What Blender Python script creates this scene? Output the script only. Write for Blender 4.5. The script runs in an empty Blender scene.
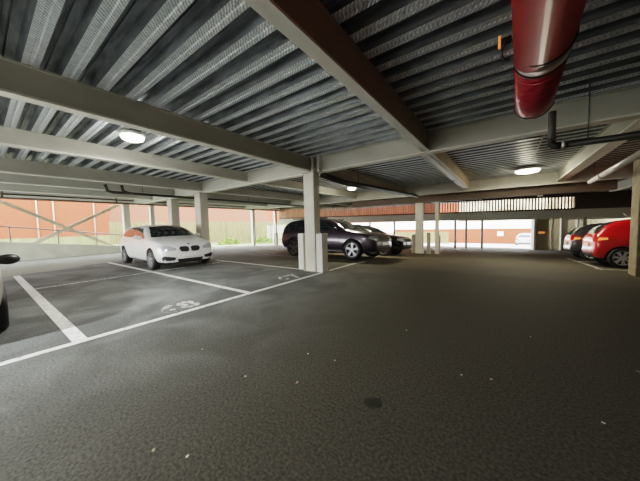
import bpy, bmesh, math, random
from mathutils import Vector, Matrix
from mathutils.bvhtree import BVHTree
random.seed(7)
S = bpy.context.scene
C = S.collection
H = 1.25
EXPO = 1.5
def zf(y):                                   # the floor falls away towards the exit
    return 0.0 if y < 7 else -0.053*(y-7)

# ------------------------------------------------------------------ materials
def mat(name, col, rough=.6, metal=0., col2=None, scale=8., detail=4., bump=0., bscale=None, spec=.5, coat=0., emit=0., stretch=None, lo=.35, hi=.65):
    m = bpy.data.materials.new(name); m.use_nodes = True
    n = m.node_tree.nodes; l = m.node_tree.links; b = n['Principled BSDF']
    b.inputs['Base Color'].default_value = (*col, 1)
    b.inputs['Roughness'].default_value = rough; b.inputs['Metallic'].default_value = metal
    b.inputs['Specular IOR Level'].default_value = spec; b.inputs['Coat Weight'].default_value = coat
    b.inputs['Coat Roughness'].default_value = .05
    tc = n.new('ShaderNodeTexCoord'); mp = n.new('ShaderNodeMapping'); l.new(tc.outputs['Object'], mp.inputs['Vector'])
    if stretch: mp.inputs['Scale'].default_value = stretch
    t = n.new('ShaderNodeTexNoise'); t.inputs['Scale'].default_value = scale; t.inputs['Detail'].default_value = detail
    l.new(mp.outputs[0], t.inputs['Vector'])
    r = n.new('ShaderNodeValToRGB'); r.color_ramp.elements[0].position = lo; r.color_ramp.elements[1].position = hi
    c2 = col2 if col2 else tuple(c*.88 for c in col)
    r.color_ramp.elements[0].color = (*c2, 1); r.color_ramp.elements[1].color = (*col, 1)
    l.new(t.outputs['Fac'], r.inputs[0]); l.new(r.outputs[0], b.inputs['Base Color'])
    if bump:
        t2 = n.new('ShaderNodeTexNoise'); t2.inputs['Scale'].default_value = bscale or scale*4; t2.inputs['Detail'].default_value = 3
        l.new(mp.outputs[0], t2.inputs['Vector'])
        bp = n.new('ShaderNodeBump'); bp.inputs['Strength'].default_value = bump; bp.inputs['Distance'].default_value = .02
        l.new(t2.outputs['Fac'], bp.inputs['Height']); l.new(bp.outputs[0], b.inputs['Normal'])
    if emit:
        b.inputs['Emission Color'].default_value = (*col, 1); b.inputs['Emission Strength'].default_value = emit
    return m

def brick_mat(name, c1, c2, mortar, sc=4.):
    m = bpy.data.materials.new(name); m.use_nodes = True
    n = m.node_tree.nodes; l = m.node_tree.links; b = n['Principled BSDF']; b.inputs['Roughness'].default_value = .9
    g = n.new('ShaderNodeNewGeometry'); sx = n.new('ShaderNodeSeparateXYZ'); l.new(g.outputs['Position'], sx.inputs[0])
    ad = n.new('ShaderNodeMath'); l.new(sx.outputs['X'], ad.inputs[0]); l.new(sx.outputs['Y'], ad.inputs[1])
    cx = n.new('ShaderNodeCombineXYZ'); l.new(ad.outputs[0], cx.inputs['X']); l.new(sx.outputs['Z'], cx.inputs['Y'])
    t = n.new('ShaderNodeTexBrick'); t.inputs['Scale'].default_value = sc
    t.inputs['Color1'].default_value = (*c1, 1); t.inputs['Color2'].default_value = (*c2, 1); t.inputs['Mortar'].default_value = (*mortar, 1)
    t.inputs['Mortar Size'].default_value = .025
    l.new(cx.outputs[0], t.inputs['Vector']); l.new(t.outputs['Color'], b.inputs['Base Color'])
    return m

def asphalt_mat():
    m = bpy.data.materials.new('asphalt'); m.use_nodes = True
    n = m.node_tree.nodes; l = m.node_tree.links; b = n['Principled BSDF']
    g = n.new('ShaderNodeNewGeometry'); sx = n.new('ShaderNodeSeparateXYZ'); l.new(g.outputs['Position'], sx.inputs[0])
    wob = n.new('ShaderNodeTexNoise'); wob.inputs['Scale'].default_value = .9; l.new(g.outputs['Position'], wob.inputs['Vector'])
    def ramp(src, a, bb, ca, cb):
        mr = n.new('ShaderNodeMapRange'); mr.inputs['From Min'].default_value = a; mr.inputs['From Max'].default_value = bb; l.new(src, mr.inputs['Value'])
        return mr.outputs[0]
    def mix(f, a, c):
        x = n.new('ShaderNodeMix'); x.data_type = 'RGBA'
        if isinstance(f, float): x.inputs[0].default_value = f
        else: l.new(f, x.inputs[0])
        for s, v in ((6, a), (7, c)):
            if isinstance(v, tuple): x.inputs[s].default_value = (*v, 1)
            else: l.new(v, x.inputs[s])
        return x.outputs[2]
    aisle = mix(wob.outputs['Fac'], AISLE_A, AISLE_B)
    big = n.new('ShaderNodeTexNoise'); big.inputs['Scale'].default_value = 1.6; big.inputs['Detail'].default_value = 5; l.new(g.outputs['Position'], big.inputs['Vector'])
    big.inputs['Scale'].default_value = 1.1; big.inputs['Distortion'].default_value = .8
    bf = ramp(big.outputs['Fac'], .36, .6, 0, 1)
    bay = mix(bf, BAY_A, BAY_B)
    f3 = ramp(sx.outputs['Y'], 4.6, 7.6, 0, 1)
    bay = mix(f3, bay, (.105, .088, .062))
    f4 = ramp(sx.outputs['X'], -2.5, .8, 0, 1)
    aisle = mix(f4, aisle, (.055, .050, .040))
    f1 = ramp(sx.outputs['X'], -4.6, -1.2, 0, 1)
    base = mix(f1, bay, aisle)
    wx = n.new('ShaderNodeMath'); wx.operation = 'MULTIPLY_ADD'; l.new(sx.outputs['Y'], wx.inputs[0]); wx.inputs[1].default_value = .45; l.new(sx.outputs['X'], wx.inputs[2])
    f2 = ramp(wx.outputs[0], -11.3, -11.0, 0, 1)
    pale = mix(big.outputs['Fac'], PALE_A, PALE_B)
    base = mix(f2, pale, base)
    # grit
    v = n.new('ShaderNodeTexNoise'); v.inputs['Scale'].default_value = 55; v.inputs['Detail'].default_value = 3; l.new(g.outputs['Position'], v.inputs['Vector'])
    gr = n.new('ShaderNodeValToRGB'); gr.color_ramp.elements[0].position = .3; gr.color_ramp.elements[1].position = .75
    gr.color_ramp.elements[0].color = (.55, .55, .55, 1); gr.color_ramp.elements[1].color = (1.5, 1.5, 1.45, 1); l.new(v.outputs['Fac'], gr.inputs[0])
    mu = n.new('ShaderNodeMix'); mu.data_type = 'RGBA'; mu.blend_type = 'MULTIPLY'; mu.inputs[0].default_value = 1
    l.new(base, mu.inputs[6]); l.new(gr.outputs[0], mu.inputs[7]); l.new(mu.outputs[2], b.inputs['Base Color'])
    b.inputs['Roughness'].default_value = .8
    b.inputs['Specular IOR Level'].default_value = .22
    bp = n.new('ShaderNodeBump'); bp.inputs['Strength'].default_value = .45; bp.inputs['Distance'].default_value = .01
    l.new(v.outputs['Fac'], bp.inputs['Height']); l.new(bp.outputs[0], b.inputs['Normal'])
    return m

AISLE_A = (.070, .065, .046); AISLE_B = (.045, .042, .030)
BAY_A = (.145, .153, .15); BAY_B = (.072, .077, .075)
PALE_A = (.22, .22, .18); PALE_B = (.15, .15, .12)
M = {}
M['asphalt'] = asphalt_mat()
M['line'] = mat('white_line_paint', (.62, .62, .58), .7, col2=(.3, .3, .28), scale=14, detail=6, lo=.3, hi=.5)
M['worn'] = mat('worn_white_paint', (.5, .5, .47), .75, col2=(.10, .10, .10), scale=16, detail=8, lo=.42, hi=.55)
M['deck'] = mat('galvanised_deck', (.25, .275, .295), .40, .4, col2=(.10, .11, .12), scale=7, detail=6, bump=.15, bscale=60, stretch=(.35, 2, 1))  # webs and high flats: recess shade deepened in the colour
M['deck_rib'] = mat('galvanised_deck_rib', (.92, .97, 1.0), .38, .3, col2=(.72, .78, .83), scale=9, detail=5, stretch=(6, 1, 1), lo=.4, hi=.6)  # low ribs of the same sheet, brightened in colour as if better lit
M['slab'] = mat('concrete_slab', (.3, .3, .28), .9)
M['beam'] = mat('beam_paint', (.60, .59, .52), .55, col2=(.53, .515, .45), scale=1.5)
M['beam_brown'] = mat('beam_paint_brown', (.50, .405, .28), .6, col2=(.42, .335, .225), scale=1.5)
M['flange'] = mat('beam_flange_paint', (.90, .88, .80), .5, col2=(.84, .82, .74), scale=2)  # pale trim paint, lifted so beam undersides look lit from the floor
M['cream'] = mat('cream_column_paint', (.66, .64, .56), .5, col2=(.58, .55, .47), scale=2.5)
M['colshade'] = mat('grey_column_paint', (.35, .33, .28), .55)
M['steel'] = mat('bollard_paint', (.72, .72, .68), .45, col2=(.66, .66, .61), scale=6)
M['conc'] = mat('parapet_concrete', (.56, .56, .47), .85, col2=(.46, .46, .38), scale=2.2, bump=.1)
M['pier'] = mat('pier_concrete', (.30, .26, .17), .85, col2=(.20, .17, .11), scale=5, detail=8, bump=.25)
M['beige'] = mat('beige_wall', (.40, .35, .23), .8, col2=(.33, .28, .18), scale=2)
M['lintel'] = mat('lintel_paint', (.68, .66, .58), .6)
M['dark'] = mat('dark_recess', (.045, .04, .03), .8)
M['dkbrown'] = mat('dark_brown_steel', (.12, .085, .06), .6)
M['slat'] = mat('timber_slat', (.50, .33, .21), .75, col2=(.33, .20, .12), scale=3, stretch=(1, 1, .3))
M['darkpipe'] = mat('dark_pipe', (.05, .05, .042), .45, .2)
M['greypipe'] = mat('grey_pipe', (.17, .17, .15), .5, .2)
M['whitepipe'] = mat('pale_pipe', (.62, .62, .60), .35, .3)
M['red'] = mat('red_pipe_paint', (.60, .006, .012), .34, 0, col2=(.50, .004, .009), scale=5, coat=.0, spec=.3)
M['red2'] = mat('red_pipe_end_paint', (.52, .05, .075), .28, .15, col2=(.36, .02, .035), scale=16, detail=7, coat=.6)
M['strap'] = mat('steel_strap', (.62, .60, .57), .35, .8)
M['black'] = mat('black_rubber', (.012, .012, .012), .6)
M['plastic'] = mat('black_plastic', (.02, .02, .022), .4)
M['chrome'] = mat('alloy', (.70, .71, .73), .3, .45)
M['midalloy'] = mat('grey_alloy', (.32, .33, .34), .35, .4)
M['darkalloy'] = mat('dark_alloy', (.16, .16, .17), .3, .9)
M['glass'] = mat('tinted_glass', (.018, .022, .024), .04, 0, spec=.6, coat=.15)
M['lamp'] = mat('headlamp_lens', (.55, .58, .60), .12, .35, coat=.8)
M['tail'] = mat('tail_lamp_lens', (.55, .015, .012), .15, coat=.8)
M['amber'] = mat('amber_lens', (.95, .28, .08), .2, coat=.6, emit=.25)
M['plate'] = mat('number_plate', (.78, .78, .74), .4)
M['blue'] = mat('blue_enamel', (.02, .10, .42), .3)
M['white_car'] = mat('white_car_paint', (.70, .70, .68), .28, coat=.7, col2=(.68, .68, .66))
M['dark_car'] = mat('dark_car_paint', (.045, .030, .050), .3, .3, coat=.8, col2=(.04, .027, .044))
M['black_car'] = mat('black_car_paint', (.012, .012, .013), .2, .2, coat=1.)
M['red_car'] = mat('red_car_paint', (.50, .008, .012), .28, 0, coat=.8, col2=(.46, .008, .012))
M['silver_car'] = mat('silver_car_paint', (.46, .46, .45), .3, .6, coat=.7)
M['grey_car'] = mat('grey_car_paint', (.07, .07, .075), .3, .4, coat=.7)
M['champagne'] = mat('champagne_car_paint', (.50, .46, .38), .3, .5, coat=.7)
M['lens'] = mat('lamp_glow', (1, .93, .72), .4, emit=7)
M['lamp_body'] = mat('lamp_housing', (.7, .7, .66), .4)
M['rail'] = mat('grey_handrail', (.16, .17, .17), .4, .5)
M['brace'] = mat('brace_paint', (.50, .44, .32), .5)
M['brick'] = brick_mat('orange_brick', (.19, .030, .007), (.16, .025, .006), (.19, .06, .025))
M['brick2'] = brick_mat('red_brick', (.17, .05, .025), (.15, .043, .02), (.17, .09, .055))
M['fence'] = mat('fence_board', (.15, .145, .06), .8, col2=(.09, .10, .035), scale=4, stretch=(1, 1, .2))
M['leaf'] = mat('leaves', (.20, .28, .04), .7, col2=(.08, .13, .02), scale=6)
M['grass'] = mat('grass', (.17, .20, .06), .9, col2=(.10, .13, .04), scale=3)
M['ground'] = mat('outdoor_paving', (.42, .41, .38), .9, col2=(.34, .33, .31), scale=1)
M['stain'] = mat('oil_stain', (.012, .011, .009), .5)
M['litter'] = mat('pale_litter', (.6, .58, .5), .7)
M['leaflitter'] = mat('dry_leaf', (.32, .26, .16), .8)
M['tan'] = mat('cream_render', (.40, .36, .25), .9, col2=(.13, .10, .05), scale=.35, lo=.4, hi=.6)
M['roof'] = mat('roof_tiles', (.30, .14, .10), .8)
M['pvc'] = mat('white_pvc', (.8, .8, .78), .4)

# ------------------------------------------------------------------ mesh helpers
def link(name, me, m, parent=None, smooth=False):
    me.materials.append(m) if m else None
    if smooth:
        for p in me.polygons: p.use_smooth = True
    o = bpy.data.objects.new(name, me); C.objects.link(o)
    if parent: o.parent = parent
    return o
def from_bm(name, bm, m, parent=None, smooth=False):
    bmesh.ops.recalc_face_normals(bm, faces=bm.faces)
    me = bpy.data.meshes.new(name); bm.to_mesh(me); bm.free()
    return link(name, me, m, parent, smooth)
def box(bm, x0, x1, y0, y1, z0, z1, bev=0):
    vs = [bm.verts.new((x, y, z)) for x in (x0, x1) for y in (y0, y1) for z in (z0, z1)]
    f = [bm.faces.new([vs[i] for i in q]) for q in ((0, 1, 3, 2), (4, 6, 7, 5), (0, 4, 5, 1), (2, 3, 7, 6), (0, 2, 6, 4), (1, 5, 7, 3))]
    if bev:
        es = list({e for ff in f for e in ff.edges})
        bmesh.ops.bevel(bm, geom=es, offset=bev, segments=2, affect='EDGES', profile=.5)
def boxo(name, b, m, parent=None, bev=0):
    bm = bmesh.new(); box(bm, *b, bev=bev); return from_bm(name, bm, m, parent)
def tube(bm, pts, r, seg=10, cap=True):
    pts = [Vector(p) for p in pts]; rings = []
    for i, p in enumerate(pts):
        a = pts[max(i-1, 0)]; b = pts[min(i+1, len(pts)-1)]; d = (b-a).normalized()
        u = d.cross(Vector((0, 0, 1)))
        if u.length < .05: u = d.cross(Vector((0, 1, 0)))
        u.normalize(); v = u.cross(d)
        rr = r[i] if isinstance(r, (list, tuple)) else r
        rings.append([bm.verts.new(p+(u*math.cos(t)+v*math.sin(t))*rr) for t in [2*math.pi*k/seg for k in range(seg)]])
    for a, b in zip(rings, rings[1:]):
        for k in range(seg): bm.faces.new((a[k], a[(k+1) % seg], b[(k+1) % seg], b[k]))
    if cap: bm.faces.new(rings[0][::-1]); bm.faces.new(rings[-1])
def tubeo(name, pts, r, m, parent=None, seg=12, smooth=True):
    bm = bmesh.new(); tube(bm, pts, r, seg); o = from_bm(name, bm, m, parent)
    if smooth:
        for p in o.data.polygons:
            if len(p.vertices) == 4: p.use_smooth = True
    return o
def prism(bm, poly, off):        # poly: list of Vector in a plane, off: extrusion Vector
    a = [bm.verts.new(Vector(p)) for p in poly]; b = [bm.verts.new(Vector(p)+Vector(off)) for p in poly]
    bm.faces.new(a[::-1]); bm.faces.new(b)
    for i in range(len(a)): j = (i+1) % len(a); bm.faces.new((a[i], a[j], b[j], b[i]))
def prismo(name, poly, off, m, parent=None):
    bm = bmesh.new(); prism(bm, poly, off); return from_bm(name, bm, m, parent)
def tag(o, label, cat, group=None):
    o['label'] = label; o['category'] = cat
    if group: o['group'] = group
    return o
def struct(o, label=None):
    o['kind'] = 'structure'
    if label: o['label'] = label
    return o
def thing(name, label, cat, loc=(0, 0, 0), rz=0, group=None):
    o = bpy.data.objects.new(name, None); C.objects.link(o); o.location = loc; o.rotation_euler = (0, 0, rz)
    return tag(o, label, cat, group)
def lathe(bm, prof, seg=28, axis='Y', closed=True):
    rings = []
    for r, h in prof:
        ring = []
        for k in range(seg):
            t = 2*math.pi*k/seg
            if axis == 'Y': p = (r*math.cos(t), h, r*math.sin(t))
            else: p = (r*math.cos(t), r*math.sin(t), h)
            ring.append(bm.verts.new(p))
        rings.append(ring)
    pairs = list(zip(rings, rings[1:]))
    if closed: pairs.append((rings[-1], rings[0]))
    for a, b in pairs:
        for k in range(seg): bm.faces.new((a[k], a[(k+1) % seg], b[(k+1) % seg], b[k]))
    if not closed: bm.faces.new(rings[0]); bm.faces.new(rings[-1])

# ------------------------------------------------------------------ setting: floor, lines
def sheet(bm, x0, x1, y0, y1, dz):
    ys = [y0] + [y for y in (7.0, ) if y0 < y < y1] + [y1]
    prev = None
    for y in ys:
        cur = (bm.verts.new((x0, y, zf(y)+dz)), bm.verts.new((x1, y, zf(y)+dz)))
        if prev: bm.faces.new((prev[0], prev[1], cur[1], cur[0]))
        prev = cur
XW = -17.25
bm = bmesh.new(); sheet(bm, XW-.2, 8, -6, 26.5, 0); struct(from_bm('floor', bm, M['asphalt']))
bm = bmesh.new(); sheet(bm, -90, 60, -40, 110, -.06); g = struct(from_bm('ground', bm, M['ground']))
bm = bmesh.new(); sheet(bm, -24, XW-.4, -12, 26, -.03); tag(from_bm('grass', bm, M['grass']), 'mown grass strip between the car park edge and the fence', 'grass')['kind'] = 'stuff'

def line(x0, x1, y0, y1, label, name='painted_line', m='line'):
    bm = bmesh.new(); sheet(bm, x0, x1, y0, y1, .004)
    o = from_bm(name, bm, M[m]); o['kind'] = 'structure'; o['label'] = label; return o
line(-3.90, -3.80, -3, 7.9, 'long white line along the front of the left hand bays')
line(-11.3, -3.90, .57, .70, 'white bay divider beside the half seen car at left')
line(-12.4, -3.90, 2.94, 3.05, 'white bay divider beside the white hatchback')
line(-9.0, -3.90, 5.40, 5.50, 'white bay divider ending at the bollards')
line(-8.35, -8.25, .70, 5.4, 'faint white line crossing behind the bays', m='worn')
line(-9.0, -3.9, 7.8, 7.9, 'white bay divider beside the dark estate car', m='worn')
line(2.2, 2.27, 10.2, 15, 'worn white line along the front of the right hand bays', m='worn')
line(2.13, 6.5, 10.35, 10.43, 'white bay divider by the red car')
line(2.13, 6.5, 13.2, 13.28, 'white bay divider behind the red car')
# painted bay numbers, read from the bays' front line
def digits(txt, x, y, size, label):
    cu = bpy.data.curves.new('bay_number', 'FONT'); cu.body = txt; cu.size = size; cu.extrude = .0015; cu.align_x = 'CENTER'; cu.offset = .022
    o = bpy.data.objects.new('tmp', cu); C.objects.link(o)
    bpy.context.view_layer.update()
    me = bpy.data.meshes.new_from_object(o.evaluated_get(bpy.context.evaluated_depsgraph_get()))
    bpy.data.objects.remove(o)
    me.materials.clear()
    n = link('bay_number', me, M['worn']); n.location = (x, y, .006); n.rotation_euler = (0, 0, math.radians(90))
    n['kind'] = 'structure'; n['label'] = label
digits('68', -4.0, 1.86, .54, 'worn white number 68 painted on the asphalt')
digits('67', -4.0, 4.45, .62, 'worn white number 67 painted on the asphalt near the bollards')
bm = bmesh.new(); bmesh.ops.create_circle(bm, cap_ends=True, radius=.055, segments=24)
for v in bm.verts: v.co *= 1 + random.uniform(-.12, .12); v.co.x *= 1.1
o = from_bm('oil_stain', bm, M['stain']); o.location = (-.73, 1.57, .004); tag(o, 'small round black oil stain on the middle of the driving lane', 'stain')

LIT = [(-.26, 2.27, 1, 'nearest the red pipe axis in the lane centre'), (-.06, 2.33, 0, ''), (.51, 2.19, 1, ''), (.25, 3.44, 0, ''), (-1.52, 1.84, 1, ''), (-1.24, 1.88, 0, ''), (-1.38, .61, 1, ''), (-1.58, .52, 0, ''), (-1.73, 1.26, 1, ''), (-1.31, 1.44, 0, ''), (-2.49, 1.31, 0, ''), (-.9, 2.9, 1, ''), (.9, 3.1, 0, '')]
for i, (x, y, k, _) in enumerate(LIT):
    bm = bmesh.new(); nn = 7
    a = [bm.verts.new((math.cos(t)*random.uniform(.6, 1), math.sin(t)*random.uniform(.4, .7), .15*math.sin(2*t)+.25)) for t in [2*math.pi*q/nn for q in range(nn)]]
    c = bm.verts.new((0, 0, .5))
    for q in range(nn): bm.faces.new((a[q], a[(q+1) % nn], c))
    o = from_bm('paper_scrap' if k else 'dry_leaf', bm, M['litter' if k else 'leaflitter'])
    s = .014 if k else .018
    o.scale = (s, s, s*.4); o.location = (x, y, .003); o.rotation_euler = (0, 0, random.uniform(0, 6))
    tag(o, 'tiny pale paper scrap lying on the driving lane' if k else 'tiny curled dry leaf lying on the driving lane', 'litter' if k else 'leaf', 'paper scraps on the lane' if k else 'dry leaves on the lane')

# ------------------------------------------------------------------ ceiling deck
ZD = 3.06            # underside of the deck's low ribs
Y0D, Y1D, X0D, X1D = -6, 27, XW-.3, 8
P_, B_, W_, T_, D_ = .305, .13, .03, .115, .085
bm = bmesh.new(); bm2 = bmesh.new()
segs = [(X0D, X1D)]
prev = None; y = Y0D
def strip(b, ya, za, yb, zb):
    v = [b.verts.new(p) for p in ((X0D, ya, za), (X1D, ya, za), (X1D, yb, zb), (X0D, yb, zb))]; b.faces.new(v)
while y < Y1D:
    # low flat, web, high flat, web ; a small stiffening groove in the low flat
    strip(bm2, y, ZD, y+.045, ZD); strip(bm2, y+.045, ZD, y+.055, ZD+.014); strip(bm2, y+.055, ZD+.014, y+.075, ZD+.014); strip(bm2, y+.075, ZD+.014, y+.085, ZD); strip(bm2, y+.085, ZD, y+B_, ZD)
    strip(bm, y+B_, ZD, y+B_+W_, ZD+D_); strip(bm, y+B_+W_, ZD+D_, y+B_+W_+.03, ZD+D_); strip(bm, y+B_+W_+.03, ZD+D_, y+B_+W_+.038, ZD+D_-.014); strip(bm, y+B_+W_+.038, ZD+D_-.014, y+B_+W_+.046, ZD+D_); strip(bm, y+B_+W_+.046, ZD+D_, y+B_+W_+T_, ZD+D_); strip(bm, y+B_+W_+T_, ZD+D_, y+P_, ZD)
    y += P_
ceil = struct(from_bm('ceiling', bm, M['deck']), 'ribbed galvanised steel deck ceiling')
# emboss pattern on the ribs, its relief shading also multiplied into the colour
def emboss(m, scale=100):
    n = m.node_tree.nodes; l = m.node_tree.links; b = n['Principled BSDF']
    g = n.new('ShaderNodeNewGeometry'); w = n.new('ShaderNodeTexWave'); w.inputs['Scale'].default_value = scale/6.28*1.0; w.inputs['Distortion'].default_value = .6
    w.bands_direction = 'DIAGONAL'
    l.new(g.outputs['Position'], w.inputs['Vector'])
    bp = n.new('ShaderNodeBump'); bp.inputs['Strength'].default_value = .7; bp.inputs['Distance'].default_value = .01
    l.new(w.outputs['Fac'], bp.inputs['Height']); l.new(bp.outputs[0], b.inputs['Normal'])
    src = b.inputs['Base Color'].links[0].from_socket
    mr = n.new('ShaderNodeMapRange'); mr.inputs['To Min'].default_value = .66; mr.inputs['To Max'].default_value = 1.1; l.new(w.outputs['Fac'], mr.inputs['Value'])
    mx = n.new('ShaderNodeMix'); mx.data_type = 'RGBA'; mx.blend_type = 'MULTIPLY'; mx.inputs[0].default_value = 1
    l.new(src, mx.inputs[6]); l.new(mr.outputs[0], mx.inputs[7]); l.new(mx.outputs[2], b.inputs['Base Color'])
emboss(M['deck_rib'])
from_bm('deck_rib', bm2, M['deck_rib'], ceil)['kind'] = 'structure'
struct(boxo('roof_slab', (X0D, X1D, Y0D, Y1D, ZD+.12, ZD+.3), M['slab']))

# ------------------------------------------------------------------ beams
def beam(name, x0, y0, x1, y1, zb, zt, w, label, web='beam', fl='flange'):
    d = Vector((x1-x0, y1-y0, 0)); L = d.length
    r = bpy.data.objects.new(name, None); C.objects.link(r); r.location = (x0, y0, 0); r.rotation_euler = (0, 0, math.atan2(d.y, d.x))
    r['kind'] = 'structure'; r['label'] = label
    for nm, b, m in (('web', (0, L, -w*.33, w*.33, zb+.022, zt-.02), web), ('bottom_flange', (0, L, -w/2, w/2, zb, zb+.025), fl), ('top_flange', (0, L, -w/2, w/2, zt-.02, zt), web)):  # paler bottom flange carries floor-bounced light in its colour
        boxo(nm, b, M[m], r)['kind'] = 'structure'
    return r
for x, zb, w, lab, web in ((-4.28, 2.71, .16, 'deep painted steel beam running from the near column', 'beam'), (-9.85, 2.72, .18, 'deep steel beam on the column behind the white hatchback', 'beam'),
        (-7.0, 2.76, .16, 'pale steel beam behind the round ceiling lamp', 'beam'), (-12.2, 2.76, .16, 'pale steel beam, fourth from the lane', 'beam'), (-14.6, 2.76, .16, 'pale steel beam next to the open left side', 'beam'),
        (-1.30, 2.69, .13, 'brown sided steel beam running diagonally overhead', 'beam_brown'), (1.72, 2.70, .26, 'yellowish steel beam right of the far lamp', 'beam'), (4.7, 2.7, .22, 'steel beam above the right wall', 'beam')):
    beam('ceiling_beam', x, -6, x, 20.5, zb, ZD+.005, w, lab, web)
for y, zb, w, lab in ((5.56, 2.66, .22, 'long pale steel cross beam over the bollards'), (13.3, 2.62, .24, 'far steel cross beam beyond the ceiling lamps'), (-2.2, 2.66, .24, 'steel cross beam behind the viewpoint')):
    beam('cross_beam', XW, y, 8, y, zb, ZD+.004, w, lab)
struct(boxo('trim_1', (XW-.15, XW+.1, -6, 18, 2.72, ZD), M['flange']), 'pale edge beam along the open left side')
struct(boxo('trim_9', (-7.6, 3.3, 13.8, 14.1, 2.30, ZD), M['dkbrown']), 'dark brown deep beam across the far end')
struct(boxo('trim_2', (XW+.1, XW+.2, -6, 18, 2.86, 2.92), M['dkbrown']), 'dark gutter under the left edge beam')

# connection plates of the cross beam by the near column

# ------------------------------------------------------------------ columns and bollards
def column(x, y, w, d, top, label, m='cream'):
    z0 = zf(y); t = thing('steel_column', label, 'column', (x, y, z0))
    # H section
    boxo('shaft', (-w/2, w/2, -d/2, d/2, 0, top-z0), M[m], t, bev=.012)
    boxo('cap_plate', (-w/2-.02, w/2+.02, -d/2-.02, d/2+.02, top-z0-.02, top-z0), M['colshade'], t)
    boxo('base_plate', (-w/2-.03, w/2+.03, -d/2-.03, d/2+.03, 0, .02), M['colshade'], t)
    return t
column(-4.24, 5.46, .34, .26, 2.66, 'cream steel column standing between two white bollards')
column(-9.95, 5.5, .42, .34, 2.66, 'cream steel column behind the white hatchback, nearer one')
column(-12.9, 5.72, .42, .36, 2.66, 'wide cream column behind the roof of the white hatchback, farther one')
column(XW, 5.1, .3, .3, 2.72, 'slim cream column where the cross brace ends at left')
column(XW, 6.4, .22, .22, 2.72, 'thin cream column behind the roof of the white hatchback')
column(XW, 14.0, .26, .26, 2.72, 'thin pale post on the left edge between hatchback and dark estate')
column(XW, 16.6, .26, .26, 2.72, 'slim post on the left edge just left of the dark estate')
column(-3.62, 13.95, .36, .3, 2.30, 'cream column beyond the dark estate by the exit side')
column(-2.76, 13.95, .17, .17, 2.30, 'slim grey post just right of the far cream column')
def bollard(x, y, w, d, h, label, m='steel', grp=None):
    t = thing('bollard', label, 'bollard', (x, y, zf(y)), 0, grp)
    boxo('post', (-w/2, w/2, -d/2, d/2, 0, h), M[m], t, bev=.015)
    boxo('base_plate', (-w/2-.03, w/2+.03, -d/2-.03, d/2+.03, 0, .012), M['colshade'], t)
bollard(-4.66, 5.52, .2, .16, 1.03, 'square white steel bollard on the left of the near column')
bollard(-3.93, 5.46, .2, .26, 1.03, 'square white steel bollard on the right of the near column')
bollard(-3.95, 14.0, .16, .16, 1.0, 'small grey bollard left of the far column', 'colshade')
bollard(-3.15, 13.9, .16, .16, 1.1, 'small grey bollard right of the far column', 'colshade')
bollard(-3.0, 15.8, .12, .12, 1.0, 'thin grey bollard beyond the far column', 'colshade')
bollard(-15.9, 15.3, .35, .2, 1.1, 'grey bollard by the slim post left of the dark estate', 'colshade')

# ------------------------------------------------------------------ left edge: parapet, rail, brace, kerb
prismo('wall_left', [(XW-.1, -6, -.1), (XW-.1, -6, 1.7), (XW-.1, 8.2, -.06), (XW-.1, 8.2, -.2)], (.2, 0, 0), M['conc'])['kind'] = 'structure'
bm = bmesh.new(); prism(bm, [(XW-.1, 7.8, zf(7.8)-.2), (XW-.1, 7.8, zf(7.8)+.06), (XW-.1, 18, zf(18)+.06), (XW-.1, 18, zf(18)-.2)], (.3, 0, 0))
struct(from_bm('trim_3', bm, M['flange']), 'low pale kerb along the open left edge')
r = thing('handrail', 'grey tubular handrail sloping along the top of the left parapet', 'railing', (XW, 0, 0))
tubeo('top_rail', [(0, -4, 2.16), (0, 5.4, .9)], .028, M['rail'], r)
for y in (-2.6, -.5, .9, 2.35, 3.75): tubeo('rail_post', [(0, y, .95-.125*y-.05), (0, y, 1.62-.133*y)], .022, M['rail'], r)
t = thing('cross_brace', 'cream steel cross bracing between columns above the left parapet', 'bracing', (XW-.33, 0, 0))
for a, b in (((.56, 2.72), (4.82, .16)), ((4.85, 2.65), (.62, .16))):
    dx = 0 if a[0] < 1 else .07
    v = Vector((0, b[0]-a[0], b[1]-a[1])).normalized(); nrm = Vector((0, -v.z, v.y))*.075
    A = Vector((dx, a[0], a[1])); B = Vector((dx, b[0], b[1]))
    prismo('brace_bar', [A+nrm, B+nrm, B-nrm, A-nrm], (.06, 0, 0), M['brace'], t)
column(XW, .3, .34, .34, 2.72, 'cream column at the far left where the cross brace begins')

# ------------------------------------------------------------------ far screen wall, exit
W0 = Vector((-14.97, 17.91, 0)); WD = Vector((14.48, 5.1, 0)).normalized(); WA = math.atan2(WD.y, WD.x)
def s_of(x): return (x-W0.x)/WD.x
def wobj(o): o.location = W0; o.rotation_euler = (0, 0, WA); return o
sE = s_of(4.0); sJ = s_of(1.85); sL = s_of(7.2); s0 = -2.4
scr = thing('slatted_screen', 'brown timber slat screen above the exit with daylight between slats', 'screen', W0, WA)
bm = bmesh.new(); s = s0
while s < sE:
    wd = .16 if s < s_of(-4.5) else .09
    box(bm, s, s+wd, -.02, .02, 2.02, 2.82); s += .19
from_bm('slat_panel', bm, M['slat'], scr)
boxo('top_rail', (s0, sE, -.05, .05, 2.80, 2.88), M['dkbrown'], scr)
boxo('bottom_rail', (s0, sE, -.06, .06, 1.93, 2.03), M['dkbrown'], scr)
wobj(struct(boxo('trim_4', (s0, sL, -.12, .12, 2.86, ZD+.02), M['dkbrown']), 'dark fascia over the slatted screen'))
bm = bmesh.new(); prism(bm, [(s0, 0, 1.50), (s0, 0, 1.95), (sL, 0, 1.95), (sL, 0, 1.25)], (0, .3, 0))
wobj(struct(from_bm('trim_5', bm, M['lintel']), 'long pale lintel over the exit opening'))
wobj(struct(boxo('wall_back', (sE-.02, sL, .0, .25, 1.95, ZD), M['dkbrown']), 'dark panel above the right recess'))
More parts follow.
